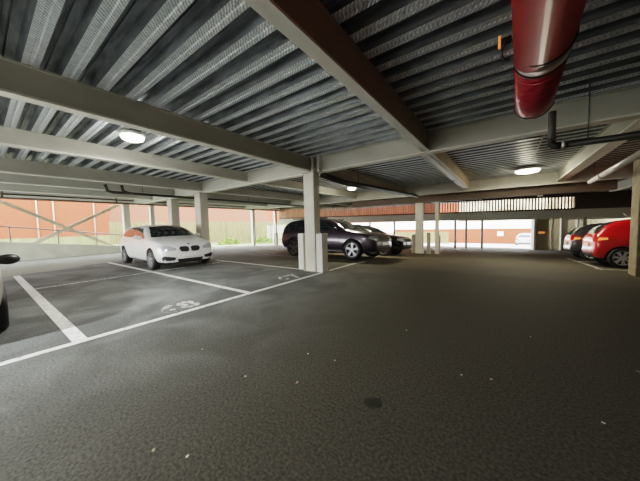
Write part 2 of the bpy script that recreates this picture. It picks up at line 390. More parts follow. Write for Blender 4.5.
wobj(struct(boxo('wall_right_of_exit', (sJ, s_of(2.62), .05, .3, -1.1, 1.42), M['beige']), 'beige wall on the right of the exit'))
wobj(struct(boxo('trim_6', (sJ-.14, sJ, -.1, .3, -1.1, 1.42), M['flange']), 'pale exit jamb'))
o = boxo('wall_sign', (s_of(2.05), s_of(2.38), .02, .05, .28, .42), M['amber']); wobj(o); tag(o, 'small orange sign on the beige wall beside the exit', 'sign')
wobj(struct(boxo('wall_recess', (s_of(2.62), sL+2, 1.6, 1.8, -1.3, 2), M['beige']), 'dim back wall of the right recess'))
for xx, ww, mm, lab in ((2.76, .12, 'flange', 'thin pale post right of the orange sign'), (3.38, .36, 'cream', 'wide yellowish post left of the parked cars'), (4.1, .12, 'flange', 'pale door frame post above the dark grey car'), (4.45, .2, 'colshade', 'grey post beside the pale door frame')):
    t = thing('recess_post', lab, 'post', W0, WA)
    boxo('shaft', (s_of(xx)-ww/2, s_of(xx)+ww/2, -.12, .04, -1.05, 1.36), M[mm], t)
    boxo('foot', (s_of(xx)-ww/2-.03, s_of(xx)+ww/2+.03, -.15, .07, -1.05, -.88), M['colshade'], t)
wobj(struct(boxo('trim_7', (s_of(3.5), s_of(6.5), -.1, .02, 1.22, 1.34), M['flange']), 'pale top rail of the right recess frame'))
for px_x in (-13.0, -11.1, -9.3, -7.4, -5.6, -3.08, -2.36, -1.34):
    tubeo('trim_8', [(W0.x+WD.x*s_of(px_x), W0.y+WD.y*s_of(px_x)+.15, zf(20)-.3), (W0.x+WD.x*s_of(px_x), W0.y+WD.y*s_of(px_x)+.15, 1.5)], .085, M['cream'])['kind'] = 'structure'

# ------------------------------------------------------------------ right side: pier and wall
struct(boxo('wall_front', (-9, 8, -6.2, -6, -.1, ZD), M['lintel']), 'wall behind the viewpoint')  # unseen, added to darken the right side by closing off the sky
struct(boxo('wall_right', (6.9, 7.1, -6, 26, -1.2, ZD), M['beige']), 'right wall')
t = thing('concrete_pier', 'rough brown concrete pier at the right edge in front of the red car', 'pier', (2.86, 9.1, zf(9.1)))
boxo('pier_shaft', (-.4, .4, -.22, .22, 0, 2.72-zf(9.1)), M['pier'], t, bev=.015)
boxo('pier_head', (-.44, .44, -.26, .26, 2.60-zf(9.1), 2.72-zf(9.1)), M['beige'], t)

# ------------------------------------------------------------------ pipes
rp = thing('red_pipe', 'large glossy red pipe hanging overhead with a steel strap', 'pipe', (.17, 0, 2.60))
RA = Vector((-.16, -3.0, -.02)); R1 = Vector((.055, 2.80, 0)); R2 = Vector((.085, 3.92, 0)); rr = .178
tubeo('pipe_body', [RA, R1], [rr*1.2, rr], M['red'], rp, 40)
tubeo('pipe_end', [R1, R2-Vector((0, .05, 0)), R2-Vector((0, .012, 0)), R2], [rr*.985, rr*.985, rr*.97, rr*.92], M['red2'], rp, 40)
tubeo('end_rim', [R2-Vector((0, .045, 0)), R2-Vector((0, .02, 0))], rr*1.02, M['darkpipe'], rp, 40)
tubeo('strap', [R1+Vector((0, -.16, 0)), R1+Vector((0, -.02, 0))], rr*1.012, M['strap'], rp, 40)
for dy in (-.19, .01): tubeo('rubber_ring', [R1+Vector((0, dy-.012, 0)), R1+Vector((0, dy+.012, 0))], rr*1.03, M['black'], rp, 40)
tubeo('coupling_ring', [R1+Vector((0, .13, 0)), R1+Vector((0, .15, 0))], rr*1.0, M['red'], rp, 40)
for yy in (2.95, .8): tubeo('hanger_rod', [(.06, yy, rr*.9), (.06, yy, ZD-2.6)], .008, M['greypipe'], rp, 6)
t = thing('pipe_valve', 'small black valve loop with an orange tag beside the red pipe', 'valve', (-.045, 2.42, 2.55))
tubeo('loop', [(.06, 0, .02), (.03, 0, .02), (.015, 0, -.01), (.015, 0, -.07), (.03, 0, -.1), (.06, 0, -.1)], .009, M['black'], t, 8)
boxo('valve_body', (.0, .07, -.02, .02, .02, .06), M['black'], t, bev=.01)
boxo('orange_tag', (-.012, .004, -.02, .012, .0, .08), M['amber'], t)
t = thing('drain_pipe', 'dark drain pipe dropping beside the red pipe then running right', 'pipe', (.51, 4.75, 0))
tubeo('vertical_run', [(0, 0, 2.72), (0, 0, 2.34)], .043, M['greypipe'], t, 16)
tubeo('elbow', [(0, 0, 2.36), (0, 0, 2.30), (.03, 0, 2.26), (.09, 0, 2.25)], .05, M['darkpipe'], t, 16)
tubeo('horizontal_run', [(.07, 0, 2.25), (2.6, .25, 2.27)], .042, M['darkpipe'], t, 16)
tubeo('clamp', [(.10, 0, 2.25), (.14, 0, 2.25)], .056, M['strap'], t, 16)
tubeo('hanger_rod', [(.36, .05, 2.25), (.36, .05, ZD)], .008, M['greypipe'], t, 6)
t = thing('pale_pipe', 'pale metal pipe with a clamp hanging over the right hand cars', 'pipe', (2.02, 0, 2.4))
tubeo('pipe_run', [(.13, 11.4, .0), (-.1, 6.1, 0)], .062, M['whitepipe'], t, 18)
tubeo('clamp', [(.065, 10.0, 0), (.062, 9.9, 0)], .08, M['whitepipe'], t, 18)
for yy in (7.2, 10.4): tubeo('hanger_rod', [(.02, yy, .05), (.02, yy, ZD-2.4)], .008, M['greypipe'], t, 6)
t = thing('sprinkler_pipe', 'thin pale rod sloping under the ceiling near the far lamp', 'pipe', (.62, 6.4, 2.62))
tubeo('rod', [(.0, -.02, ZD-2.62), (0, 0, .3), (-.1, 1.6, .08)], .012, M['whitepipe'], t, 8)
t = thing('insulated_duct', 'dark insulated pipe running back from the near column', 'pipe', (-3.85, 5.8, 2.52))
tubeo('duct_run', [(-.2, -.1, .12), (-.05, .3, .02), (0, .9, -.02), (.45, 6.8, .02)], .085, M['darkpipe'], t, 14)
for yy in (1.5, 5.0): tubeo('hanger_rod', [(.08, yy, .0), (.08, yy, ZD-2.52)], .01, M['greypipe'], t, 6)
t = thing('service_pipe', 'dark service pipe with upturned ends running above the hatchback', 'pipe', (-10.32, 0, 2.5))
tubeo('pipe_run', [(0, 2.55, .22), (0, 2.6, .02), (0, 2.75, -.01), (-.2, 13, .02)], .045, M['darkpipe'], t, 12)
tubeo('pipe_branch', [(.12, 2.95, .22), (.12, 2.98, .05), (.06, 3.1, 0), (0, 3.3, -.01)], .045, M['darkpipe'], t, 12)
for yy in (3.6, 8.2): tubeo('hanger_rod', [(-.05, yy, 0), (-.05, yy, ZD-2.5)], .01, M['greypipe'], t, 6)
t = thing('rust_pipe', 'long thin brown pipe under the ceiling near the left edge', 'pipe', (-15.4, 0, 2.58))
tubeo('pipe_run', [(0, -4, 0), (0, 16, -.02)], .045, M['dkbrown'], t, 10)
for yy in (.7, 4.2, 6.4): tubeo('pipe_stub', [(0, yy, 0), (0, yy, .46)], .03, M['dkbrown'], t, 8)
for i, (a, b) in enumerate(((5.75, 9.6), (9.9, 11.3), (11.6, 13.1))):  # white strips added to stand for the beam flange lit from the exit
    t = thing('cable_tray', ['longest and nearest white cable tray section under the beam past the cross beam', 'middle white cable tray section under the beam past the cross beam', 'farthest white cable tray section under the beam by the far cross beam'][i], 'cable tray', (-1.36, a, 2.655))
    boxo('channel', (-.075, .06, 0, b-a, .01, .033), M['pvc'], t); boxo('side_lip', (-.075, -.065, 0, b-a, -.01, .01), M['pvc'], t)
# gusset plates where the cross beam meets the near column
t = thing('beam_bracket', 'pale bolted steel bracket joining beams over the near column', 'bracket', (-4.0, 5.42, 0))
boxo('plate', (-.09, -.05, -.12, .02, 2.66, 3.04), M['beam'], t); boxo('end_plate', (.10, .14, -.12, .02, 2.66, 3.04), M['flange'], t)
for zz in (2.76, 2.86, 2.96): tubeo('bolt', [(.02, -.11, zz), (.02, -.14, zz)], .014, M['greypipe'], t, 8)

# ------------------------------------------------------------------ ceiling lamps
def lamp(x, y, z, label, power, rx=.2, ry=.2, col=(1, .9, .66)):
    t = thing('ceiling_lamp', label, 'lamp', (x, y, z))
    bm = bmesh.new(); lathe(bm, [(.02, .09), (rx, .09), (rx, .05), (rx*.9, .04), (.02, .04)], 32, 'Z', False); from_bm('housing', bm, M['lamp_body'], t)
    bm = bmesh.new(); lathe(bm, [(.01, .045), (rx*.9, .045), (rx*.92, .02), (rx*.8, -.02), (rx*.45, -.045), (.01, -.05)], 32, 'Z', False); from_bm('diffuser', bm, M['lens'], t, True)
    ld = bpy.data.lights.new('lamp_light', 'AREA'); ld.shape = 'DISK'; ld.size = .3; ld.energy = power; ld.color = col
    lo = bpy.data.objects.new('lamp_light', ld); C.objects.link(lo); lo.parent = t; lo.location = (0, 0, -.07)
    ld2 = bpy.data.lights.new('lamp_glow', 'POINT'); ld2.energy = power*.25; ld2.color = col; ld2.shadow_soft_size = .12
    lo = bpy.data.objects.new('lamp_glow', ld2); C.objects.link(lo); lo.parent = t; lo.location = (0, 0, -.14)
    return t
lamp(-4.9, -3.0, 2.94, 'lit ceiling lamp behind the viewpoint', 320, .2, .2, (.95, .97, 1))  # added out of view: fills the lane, throws the left car's shadow
lamp(-10.8, -3.4, 2.94, 'lit ceiling lamp behind the left hand bays', 30, .2, .2, (.95, .97, 1))  # added out of view as weak fill light
lamp(-5.60, 1.84, 2.94, 'large round lit ceiling lamp between the two left beams', 40, .2, .2, (1, .98, .93))
lamp(-5.6, 10.2, 2.86, 'lit ceiling lamp above the dark estate', 50, .2)
lamp(.62, 11.2, 2.90, 'lit yellow ceiling lamp over the driving lane near the exit', 45, .36)

# ------------------------------------------------------------------ cars
# a body is lofted from stations (x, underside z, top z, belt z, half width); +x is the nose, z = 0 the road
def car_body(st, wheels, wr, name, m, root, tumble=.42, roofk=.6, archw=1.0):
    bm = bmesh.new(); rings = []
    for (x, zb, zt, bz, hw) in st:
        h = max(zt-bz, .03); sh = hw*.95; hr = max(sh-tumble*h, sh*.55)
        half = [(0, zb), (hw*.72, zb), (hw*.93, zb+.05), (hw, zb+.38*(bz-zb)), (hw*.995, zb+.74*(bz-zb)), (sh, bz-.005)]
        if h > .12:
            half += [(sh-.22*tumble*h*.6-.015, bz+.12*h), (sh+(hr-sh)*.62, bz+.6*h), (hr, bz+.90*h), (hr*.72, bz+.985*h), (0, zt)]
        else:
            half += [(sh*.96, bz+.35*h), (sh*.88, bz+.7*h), (sh*.72, bz+.88*h), (sh*.4, bz+.97*h), (0, zt)]
        full = [(x, y, z) for y, z in half] + [(x, -y, z) for y, z in half[-2:0:-1]]
        rings.append([bm.verts.new(p) for p in full])
    n = len(rings[0])
    for a, b in zip(rings, rings[1:]):
        for k in range(n): bm.faces.new((a[k], a[(k+1) % n], b[(k+1) % n], b[k]))
    bm.faces.new(rings[0]); bm.faces.new(rings[-1][::-1])
    o = from_bm(name, bm, m, None)
    md = o.modifiers.new('s', 'SUBSURF'); md.levels = 2; md.render_levels = 2
    cut = []
    bmc = bmesh.new()
    for wx in wheels:
        for sgn in (-1, 1):
            hw = max(s[4] for s in st); r = wr*1.13
            ring = [(wx+r*math.cos(t), 0, wr+.01+r*math.sin(t)) for t in [2*math.pi*k/32 for k in range(32)]]
            y0, y1 = sgn*(hw-.27), sgn*(hw+.2)
            prism(bmc, [(p[0], y0, p[2]) for p in ring], (0, y1-y0, 0))
    co = from_bm('cutter', bmc, None, None)
    mb = o.modifiers.new('b', 'BOOLEAN'); mb.operation = 'DIFFERENCE'; mb.object = co; mb.solver = 'EXACT'
    bpy.context.view_layer.update()
    dg = bpy.context.evaluated_depsgraph_get()
    me = bpy.data.meshes.new_from_object(o.evaluated_get(dg))
    bpy.data.objects.remove(o); bpy.data.objects.remove(co)
    me.materials.clear(); me.materials.append(m); me.materials.append(M['plastic'])
    hw = max(s[4] for s in st)
    for p in me.polygons:
        p.use_smooth = True; c = p.center
        p.material_index = 0
        for wx in wheels:           # inside of the arches
            d = math.hypot(c.x-wx, c.z-wr-.01)
            if d < wr*1.145 and (abs(c.y) < hw-.22 or abs((p.normal.x*(c.x-wx)+p.normal.z*(c.z-wr))) > .6*max(d, .01) and d > wr*1.08 and abs(p.normal.y) < .3): p.material_index = 1
        if c.z < .24 and p.normal.z < -.5: p.material_index = 1
    if hasattr(me, 'set_sharp_from_angle'): me.set_sharp_from_angle(angle=math.radians(48))
    ob = bpy.data.objects.new(name, me); C.objects.link(ob); ob.parent = root
    bmt = bmesh.new(); bmt.from_mesh(me); tree = BVHTree.FromBMesh(bmt); bmt.free()
    return ob, tree
def patch(name, poly, axis, sgn, tree, m, parent, off=.006, step=.05, thick=0):
    """a panel with outline poly laid on the body: axis 'y' poly=(x,z); axis 'x' poly=(y,z); axis 'z' poly=(x,y)"""
    bm = bmesh.new()
    f = {'y': lambda a, b: (a, 0, b), 'x': lambda a, b: (0, a, b), 'z': lambda a, b: (a, b, 0)}[axis]
    vs = [bm.verts.new(f(a, b)) for a, b in poly]; bm.faces.new(vs)
    ax2 = {'y': (0, 2), 'x': (1, 2), 'z': (0, 1)}[axis]
    for ia in ax2:
        lo = min(v.co[ia] for v in bm.verts); hi = max(v.co[ia] for v in bm.verts); k = int((hi-lo)/step)
        for i in range(1, k+1):
            pos = Vector((0, 0, 0)); pos[ia] = lo+(hi-lo)*i/(k+1); nr = Vector((0, 0, 0)); nr[ia] = 1
            bmesh.ops.bisect_plane(bm, geom=bm.verts[:]+bm.edges[:]+bm.faces[:], plane_co=pos, plane_no=nr)
    ai = {'x': 0, 'y': 1, 'z': 2}[axis]; d = Vector((0, 0, 0)); d[ai] = -sgn
    dead = []
    for v in bm.verts:
        o = v.co.copy(); o[ai] = sgn*6
        hit, nr, _, _ = tree.ray_cast(o, d)
        if hit is None: dead.append(v)
        else: v.co = hit - d*off*1.0 + (nr if nr.dot(d) < 0 else -nr)*off*.3
    bmesh.ops.delete(bm, geom=dead, context='VERTS')
    if not bm.faces: bm.free(); return None
    bmesh.ops.recalc_face_normals(bm, faces=bm.faces)
    # face outwards
    s = sum(fc.normal[ai]*sgn for fc in bm.faces)
    if s < 0: bmesh.ops.reverse_faces(bm, faces=bm.faces)
    me = bpy.data.meshes.new(name); bm.to_mesh(me); bm.free()
    return link(name, me, m, parent, True)
def wheel(root, x, y, r, w, m='chrome', spokes=5):
    sg = 1 if y > 0 else -1
    bm = bmesh.new()
    lathe(bm, [(r*.70, -w/2), (r*.92, -w/2), (r*.985, -w*.40), (r, -w*.25), (r, w*.25), (r*.985, w*.40), (r*.92, w/2), (r*.70, w/2)], 36)
    o = from_bm('wheel', bm, M['black'], root, True); o.location = (x, y, r)
    bm = bmesh.new()
    lathe(bm, [(r*.70, -w*.45), (r*.74, w*.47*sg), (r*.66, w*.47*sg), (r*.63, -w*.3)] if sg > 0 else [(r*.70, w*.45), (r*.74, -w*.47), (r*.66, -w*.47), (r*.63, w*.3)], 36)
    for k in range(spokes):
        for dd in (-.13, .13):
            a = 2*math.pi*k/spokes+.3+dd
            c, s_ = math.cos(a), math.sin(a); t = r*.052
            pts = [(r*.14*c-t*s_*-1, 0, r*.14*s_-t*c), (r*.68*c+t*s_, 0, r*.68*s_-t*c), (r*.68*c-t*s_, 0, r*.68*s_+t*c), (r*.14*c-t*s_, 0, r*.14*s_+t*c)]
            prism(bm, [(p[0], sg*w*.30, p[2]) for p in pts], (0, sg*w*.12, 0))
    prism(bm, [(r*.19*math.cos(t), sg*w*.28, r*.19*math.sin(t)) for t in [2*math.pi*k/16 for k in range(16)]], (0, sg*w*.16, 0))
    from_bm('rim', bm, M[m], o)
    bm = bmesh.new(); prism(bm, [(r*.66*math.cos(t), -sg*w*.1, r*.66*math.sin(t)) for t in [2*math.pi*k/24 for k in range(24)]], (0, sg*w*.05, 0))
    from_bm('brake_disc', bm, M['plastic'], o)
def mirror(root, x, y, z, m, s=1):
    sg = 1 if y > 0 else -1
    bm = bmesh.new(); bmesh.ops.create_uvsphere(bm, u_segments=16, v_segments=10, radius=1)
    for v in bm.verts:
        v.co = Vector((v.co.x*.075 if v.co.x > 0 else v.co.x*.035, v.co.y*.115, v.co.z*.075))*s
    o = from_bm('wing_mirror', bm, M[m], root, True); o.location = (x, y+sg*.10, z)
    o2 = boxo('mirror_arm', (-.02, .02, -.09 if sg > 0 else -.0, .0 if sg > 0 else .09, -.06, -.03), M['plastic'], o, bev=.006)
def both(name, poly, tree, m, root, **k):
    for s in (1, -1): patch(name, poly, 'y', s, tree, m, root, **k)
def seam(poly_pts, tree, root, w=.012):
    for s in (1, -1):
        for (a, b) in zip(poly_pts, poly_pts[1:]):
            a_, b_ = Vector(a), Vector(b); d = (b_-a_).normalized(); n = Vector((-d.y, d.x))*w/2
            patch('door_seam', [tuple(a_+n), tuple(b_+n), tuple(b_-n), tuple(a_-n)], 'y', s, tree, M['plastic'], root, off=.003, step=.08)
def mirror_poly(p): return [(-a, b) for a, b in p][::-1]

def hatchback():
    root = thing('hatchback_car', 'white hatchback car parked nose out with twin black grilles', 'car', (-10.10, 4.06, 0), math.radians(-2.5))
    st = [(-2.12, .36, .70, .66, .62), (-2.08, .30, .88, .80, .78), (-2.00, .24, 1.02, .90, .84), (-1.86, .21, 1.16, .93, .865), (-1.62, .20, 1.30, .94, .88), (-1.25, .18, 1.375, .945, .885),
          (-.75, .17, 1.41, .94, .885), (-.2, .17, 1.42, .93, .885), (.2, .17, 1.385, .92, .885), (.55, .17, 1.25, .91, .88), (.85, .17, 1.08, .90, .88), (1.05, .17, .985, .89, .88), (1.35, .18, .95, .86, .88), (1.65, .19, .90, .82, .87),
          (1.90, .19, .83, .77, .835), (2.05, .19, .74, .69, .77), (2.12, .22, .62, .58, .70), (2.14, .28, .52, .49, .62)]
    ax = (1.36, -1.33); wr = .315
    body, tr = car_body(st, ax, wr, 'body', M['white_car'], root)
    both('front_side_window', [(.72, .965), (.30, 1.27), (-.28, 1.335), (-.28, .975)], tr, M['glass'], root)
    both('rear_side_window', [(-.33, .975), (-.33, 1.335), (-1.0, 1.315), (-1.45, 1.20), (-1.62, 1.05), (-1.45, 1.0)], tr, M['glass'], root)
    w = [(-.70, .99), (-.52, 1.33), (0, 1.36), (.52, 1.33), (.70, .99), (0, 1.005)]
    patch('windscreen', w, 'x', 1, tr, M['glass'], root)
    patch('rear_window', [(-.58, 1.02), (-.48, 1.29), (.48, 1.29), (.58, 1.02)], 'x', -1, tr, M['glass'], root)
    k = [(.035, .56), (.03, .67), (.10, .705), (.28, .70), (.32, .64), (.27, .555), (.10, .535)]
    for p in (k, mirror_poly(k)):
        patch('chrome_surround', [(a*1.0+(.012 if a > .15 else -.012)*(1 if a > 0 else 1) if a > 0 else a-(.012 if a < -.15 else -.012), b+(.014 if b > .68 else -.014)) for a, b in p], 'x', 1, tr, M['chrome'], root, off=.006)
        patch('grille', p, 'x', 1, tr, M['black'], root, off=.012)
    for sgn in (1, -1):
        p = [(.40*sgn, .60), (.41*sgn, .67), (.58*sgn, .735), (.82*sgn, .76), (.84*sgn, .67), (.74*sgn, .595)]
        patch('headlamp', p if sgn > 0 else p[::-1], 'x', 1, tr, M['lamp'], root, off=.008)
        p = [(.46*sgn, .30), (.42*sgn, .38), (.74*sgn, .45), (.78*sgn, .38), (.74*sgn, .30)]
        patch('side_intake', p if sgn > 0 else p[::-1], 'x', 1, tr, M['plastic'], root, off=.006)
        p = [(.50*sgn, .80), (.50*sgn, .90), (.80*sgn, .90), (.80*sgn, .78)]
        patch('tail_lamp', p if sgn > 0 else p[::-1], 'x', -1, tr, M['tail'], root, off=.008)
    patch('lower_intake', [(-.36, .24), (-.40, .33), (.40, .33), (.36, .24)], 'x', 1, tr, M['black'], root, off=.006)
    boxo('number_plate', (2.145, 2.16, -.26, .26, .385, .48), M['plate'], root, bev=.004)
    bm = bmesh.new(); lathe(bm, [(.001, 0), (.03, 0), (.03, .008), (.001, .008)], 20, 'Z', False)
    o = from_bm('bonnet_badge', bm, M['blue'], root); o.location = (2.03, 0, .775); o.rotation_euler = (0, math.radians(55), 0)
    seam([(.70, .93), (.78, .60), (.72, .30)], tr, root); seam([(-.30, .96), (-.30, .28)], tr, root); seam([(-1.10, .95), (-1.12, .62), (-.95, .42)], tr, root)
    for s in (1, -1):
        for hx in (-.15, -1.0): boxo('door_handle', (hx-.09, hx+.09, s*.885-.02, s*.885+.02, .80, .83), M['white_car'], root, bev=.008)
    mirror(root, .62, .86, 1.0, 'white_car'); mirror(root, .62, -.86, 1.0, 'white_car')
    for x in ax:
        for s in (1, -1): wheel(root, x, s*.775, wr, .21, 'midalloy')
    return root
def estate_suv(name='suv_car', label='', paint='dark_car', loc=(0, 0, 0), rz=0):
    root = thing(name, label, 'car', loc, rz)
    st = [(-2.20, .50, .86, .80, .70), (-2.18, .42, 1.05, .95, .86), (-2.12, .36, 1.24, 1.03, .92), (-2.02, .32, 1.44, 1.06, .94), (-1.82, .29, 1.56, 1.065, .95), (-1.45, .27, 1.62, 1.06, .96), (-.8, .26, 1.645, 1.05, .96), (-.2, .26, 1.65, 1.045, .96),
          (.3, .26, 1.60, 1.04, .96), (.65, .26, 1.46, 1.035, .955), (.95, .26, 1.26, 1.03, .955), (1.2, .26, 1.13, 1.02, .955), (1.5, .27, 1.09, 1.0, .955), (1.85, .28, 1.05, .97, .95), (2.1, .29, 1.0, .93, .925), (2.28, .30, .92, .86, .87), (2.36, .33, .80, .75, .80), (2.39, .42, .66, .62, .70)]
    ax = (1.50, -1.38); wr = .375
    body, tr = car_body(st, ax, wr, 'body', M[paint], root, tumble=.40)
    both('front_side_window', [(.84, 1.09), (.42, 1.42), (-.15, 1.53), (-.15, 1.10)], tr, M['glass'], root)
    both('rear_side_window', [(-.22, 1.10), (-.22, 1.53), (-1.15, 1.525), (-1.15, 1.12)], tr, M['glass'], root)
    both('quarter_window', [(-1.22, 1.12), (-1.22, 1.52), (-1.85, 1.46), (-2.0, 1.32), (-1.9, 1.18)], tr, M['glass'], root)
    patch('windscreen', [(-.76, 1.14), (-.60, 1.53), (0, 1.58), (.60, 1.53), (.76, 1.14), (0, 1.16)], 'x', 1, tr, M['glass'], root)
    patch('rear_window', [(-.62, 1.14), (-.52, 1.48), (.52, 1.48), (.62, 1.14)], 'x', -1, tr, M['glass'], root)
    patch('grille', [(-.46, .70), (-.48, .86), (.48, .86), (.46, .70)], 'x', 1, tr, M['black'], root, off=.008)
    patch('lower_intake', [(-.52, .40), (-.58, .55), (.58, .55), (.52, .40)], 'x', 1, tr, M['black'], root, off=.008)
    for s in (1, -1):
        p = [(.52*s, .75), (.52*s, .87), (.86*s, .89), (.90*s, .80), (.80*s, .74)]
        patch('headlamp', p if s > 0 else p[::-1], 'x', 1, tr, M['lamp'], root, off=.01)
        p = [(.46*s, .92), (.46*s, 1.03), (.86*s, 1.03), (.86*s, .90)]
        patch('tail_lamp', p if s > 0 else p[::-1], 'x', -1, tr, M['tail'], root, off=.01)
        for hx in (.0, -1.0): boxo('door_handle', (hx-.1, hx+.1, s*.955-.015, s*.955+.015, .93, .955), M[paint], root, bev=.008)
        patch('side_skirt', [(1.02, .28), (1.02, .36), (-.92, .36), (-.92, .28)], 'y', s, tr, M['chrome'], root, off=.012)
    boxo('number_plate', (2.395, 2.41, -.26, .26, .56, .665), M['plate'], root, bev=.004)
    seam([(.86, 1.04), (.96, .75), (.90, .40)], tr, root); seam([(-.18, 1.08), (-.18, .40)], tr, root); seam([(-1.15, 1.08), (-1.12, .80), (-.95, .60)], tr, root)
    boxo('roof_rail', (-1.7, .2, .62, .65, 1.60, 1.64), M['plastic'], root, bev=.01); boxo('roof_rail', (-1.7, .2, -.65, -.62, 1.60, 1.64), M['plastic'], root, bev=.01)
    mirror(root, .80, .93, 1.13, paint, 1.15); mirror(root, .80, -.93, 1.13, paint, 1.15)
    for x in ax:
        for s in (1, -1): wheel(root, x, s*.845, wr, .24, 'darkalloy')
    return root
def small_car(label, paint, loc, rz, rim='chrome', mz=1.06, mp=None):
    mp = mp or paint
    root = thing('small_car', label, 'car', loc, rz)
    st = [(-1.92, .36, .74, .70, .62), (-1.89, .30, .92, .84, .77), (-1.82, .26, 1.06, .95, .82), (-1.68, .24, 1.24, .98, .835), (-1.46, .22, 1.40, .985, .845), (-1.1, .20, 1.48, .98, .85), (-.6, .19, 1.515, .97, .85), (-.1, .19, 1.515, .96, .85),
          (.3, .19, 1.47, .95, .85), (.62, .19, 1.32, .945, .85), (.92, .19, 1.13, .94, .85), (1.12, .19, 1.04, .93, .85), (1.4, .20, .98, .90, .84), (1.66, .21, .91, .84, .81), (1.82, .22, .81, .75, .75), (1.90, .25, .68, .64, .66), (1.92, .32, .56, .53, .58)]
    ax = (1.22, -1.33); wr = .30
    body, tr = car_body(st, ax, wr, 'body', M[paint], root, tumble=.36)
    both('front_side_window', [(.82, 1.0), (.38, 1.34), (-.12, 1.42), (-.12, 1.0)], tr, M['glass'], root)
    both('rear_side_window', [(-.18, 1.01), (-.18, 1.42), (-.75, 1.415), (-1.08, 1.36), (-1.08, 1.16), (-.95, 1.03)], tr, M['glass'], root)
    patch('windscreen', [(-.66, 1.04), (-.52, 1.41), (0, 1.44), (.52, 1.41), (.66, 1.04), (0, 1.05)], 'x', 1, tr, M['glass'], root)
    patch('rear_window', [(-.64, 1.04), (-.50, 1.38), (0, 1.42), (.50, 1.38), (.64, 1.04), (0, 1.02)], 'x', -1, tr, M['glass'], root)
    patch('lower_intake', [(-.4, .34), (-.45, .5), (.45, .5), (.4, .34)], 'x', 1, tr, M['black'], root)
    patch('rear_valance', [(-.58, .30), (-.62, .42), (.62, .42), (.58, .30)], 'x', -1, tr, M['plastic'], root)
    for s in (1, -1):
        p = [(.5*s, .70), (.5*s, .80), (.72*s, .84), (.74*s, .74)]
        patch('headlamp', p if s > 0 else p[::-1], 'x', 1, tr, M['lamp'], root, off=.01)
        p = [(.56*s, .76), (.58*s, 1.0), (.80*s, 1.0), (.82*s, .76)]
        patch('tail_lamp', p if s > 0 else p[::-1], 'x', -1, tr, M['tail'], root, off=.012)
        patch('tail_lamp_side', [(-1.84, .80), (-1.80, .90), (-1.64, .89), (-1.62, .84)], 'y', s, tr, M['amber'], root, off=.01)
        p = [(.46*s, .46), (.46*s, .52), (.72*s, .52), (.72*s, .46)]
        patch('reflector', p if s > 0 else p[::-1], 'x', -1, tr, M['lamp'], root, off=.01)
        for hx in (.02,): boxo('door_handle', (hx-.09, hx+.09, s*.845-.015, s*.845+.015, .86, .885), M[paint], root, bev=.008)
    boxo('number_plate', (-1.945, -1.925, -.26, .26, .60, .71), M['plate'], root, bev=.004)
    seam([(.84, .96), (.92, .7), (.86, .30)], tr, root); seam([(-.15, .98), (-.15, .32)], tr, root)
    mirror(root, .76, .82, mz, mp); mirror(root, .76, -.82, mz, mp)
    tubeo('aerial', [(-1.0, 0, 1.48), (-1.14, 0, 1.66)], .008, M['pvc'], root, 6)
    for x in ax:
        for s in (1, -1): wheel(root, x, s*.755, wr, .19, rim, 7)
    return root
hatchback()
r = estate_suv('suv_car', 'dark purple estate car parked behind the near column, nose to the lane', 'dark_car', (-6.0, 9.05, 0), math.radians(0))
r.location.z = zf(9.05)-.0; r.rotation_euler = (-.053, 0, 0)
r = estate_suv('suv_car', 'black car parked on the far side of the dark estate', 'black_car', (-5.9, 11.75, 0), 0)
r.location.z = zf(11.75); r.rotation_euler = (-.053, 0, 0); r.scale = (.98, .93, .9)
r = small_car('bright red small car parked with its rear to the lane', 'red_car', (4.14, 11.85, zf(11.85)), 0); r.rotation_euler = (-.053, 0, 0)
r = small_car('dark grey small car parked beyond the red car', 'grey_car', (4.1, 14.9, zf(14.9)), 0); r.rotation_euler = (-.053, 0, 0)
r = small_car('beige metallic small car half cut off at the left edge of the picture', 'champagne', (-6.5, -.66, 0), 0, mz=.87, mp='plastic')
r = small_car('distant silver car standing outside beyond the exit', 'silver_car', (2.3, 40.5, zf(40.5)-.06), math.radians(100)); r.rotation_euler = (0, 0, math.radians(80))

# ------------------------------------------------------------------ outdoors
t = thing('brick_building', 'bright orange brick building outside the left edge', 'building', (-26, 0, -.5))
boxo('wall', (-.3, .0, -16, 6.6, 0, 7), M['brick'], t); boxo('base_course', (0, .04, -16, 6.6, 0, 1.35), M['fence'], t)
for y in (2.6, 3.4, 5.6): tubeo('drainpipe', [(.08, y, 1.3), (.08, y, 7)], .035, M['brace'], t)
boxo('eaves', (-.6, .3, -16, 6.8, 7, 7.2), M['pvc'], t)
def boardfence(name, label, p0, p1, z0, h, m='fence'):
    p0, p1 = Vector(p0), Vector(p1); d = p1-p0; L = d.length
    t = thing(name, label, 'fence', (p0.x, p0.y, z0), math.atan2(d.y, d.x))
    bm = bmesh.new(); s = 0
    while s < L: box(bm, s, s+.14, -.012, .012, 0, h+random.uniform(-.02, .02)); s += .19
    from_bm('board_panel', bm, M[m], t)
    for z in (.35, h-.35): boxo('fence_rail', (0, L, .012, .06, z, z+.09), M[m], t)
    s = 0
    while s < L: boxo('fence_post', (s, s+.1, .02, .12, 0, h+.05), M[m], t); s += 3.2
boardfence('board_fence', 'tall pale green timber fence outside the open left side', (-23.5, 5.9), (-23.5, 27), -.9, 2.75)
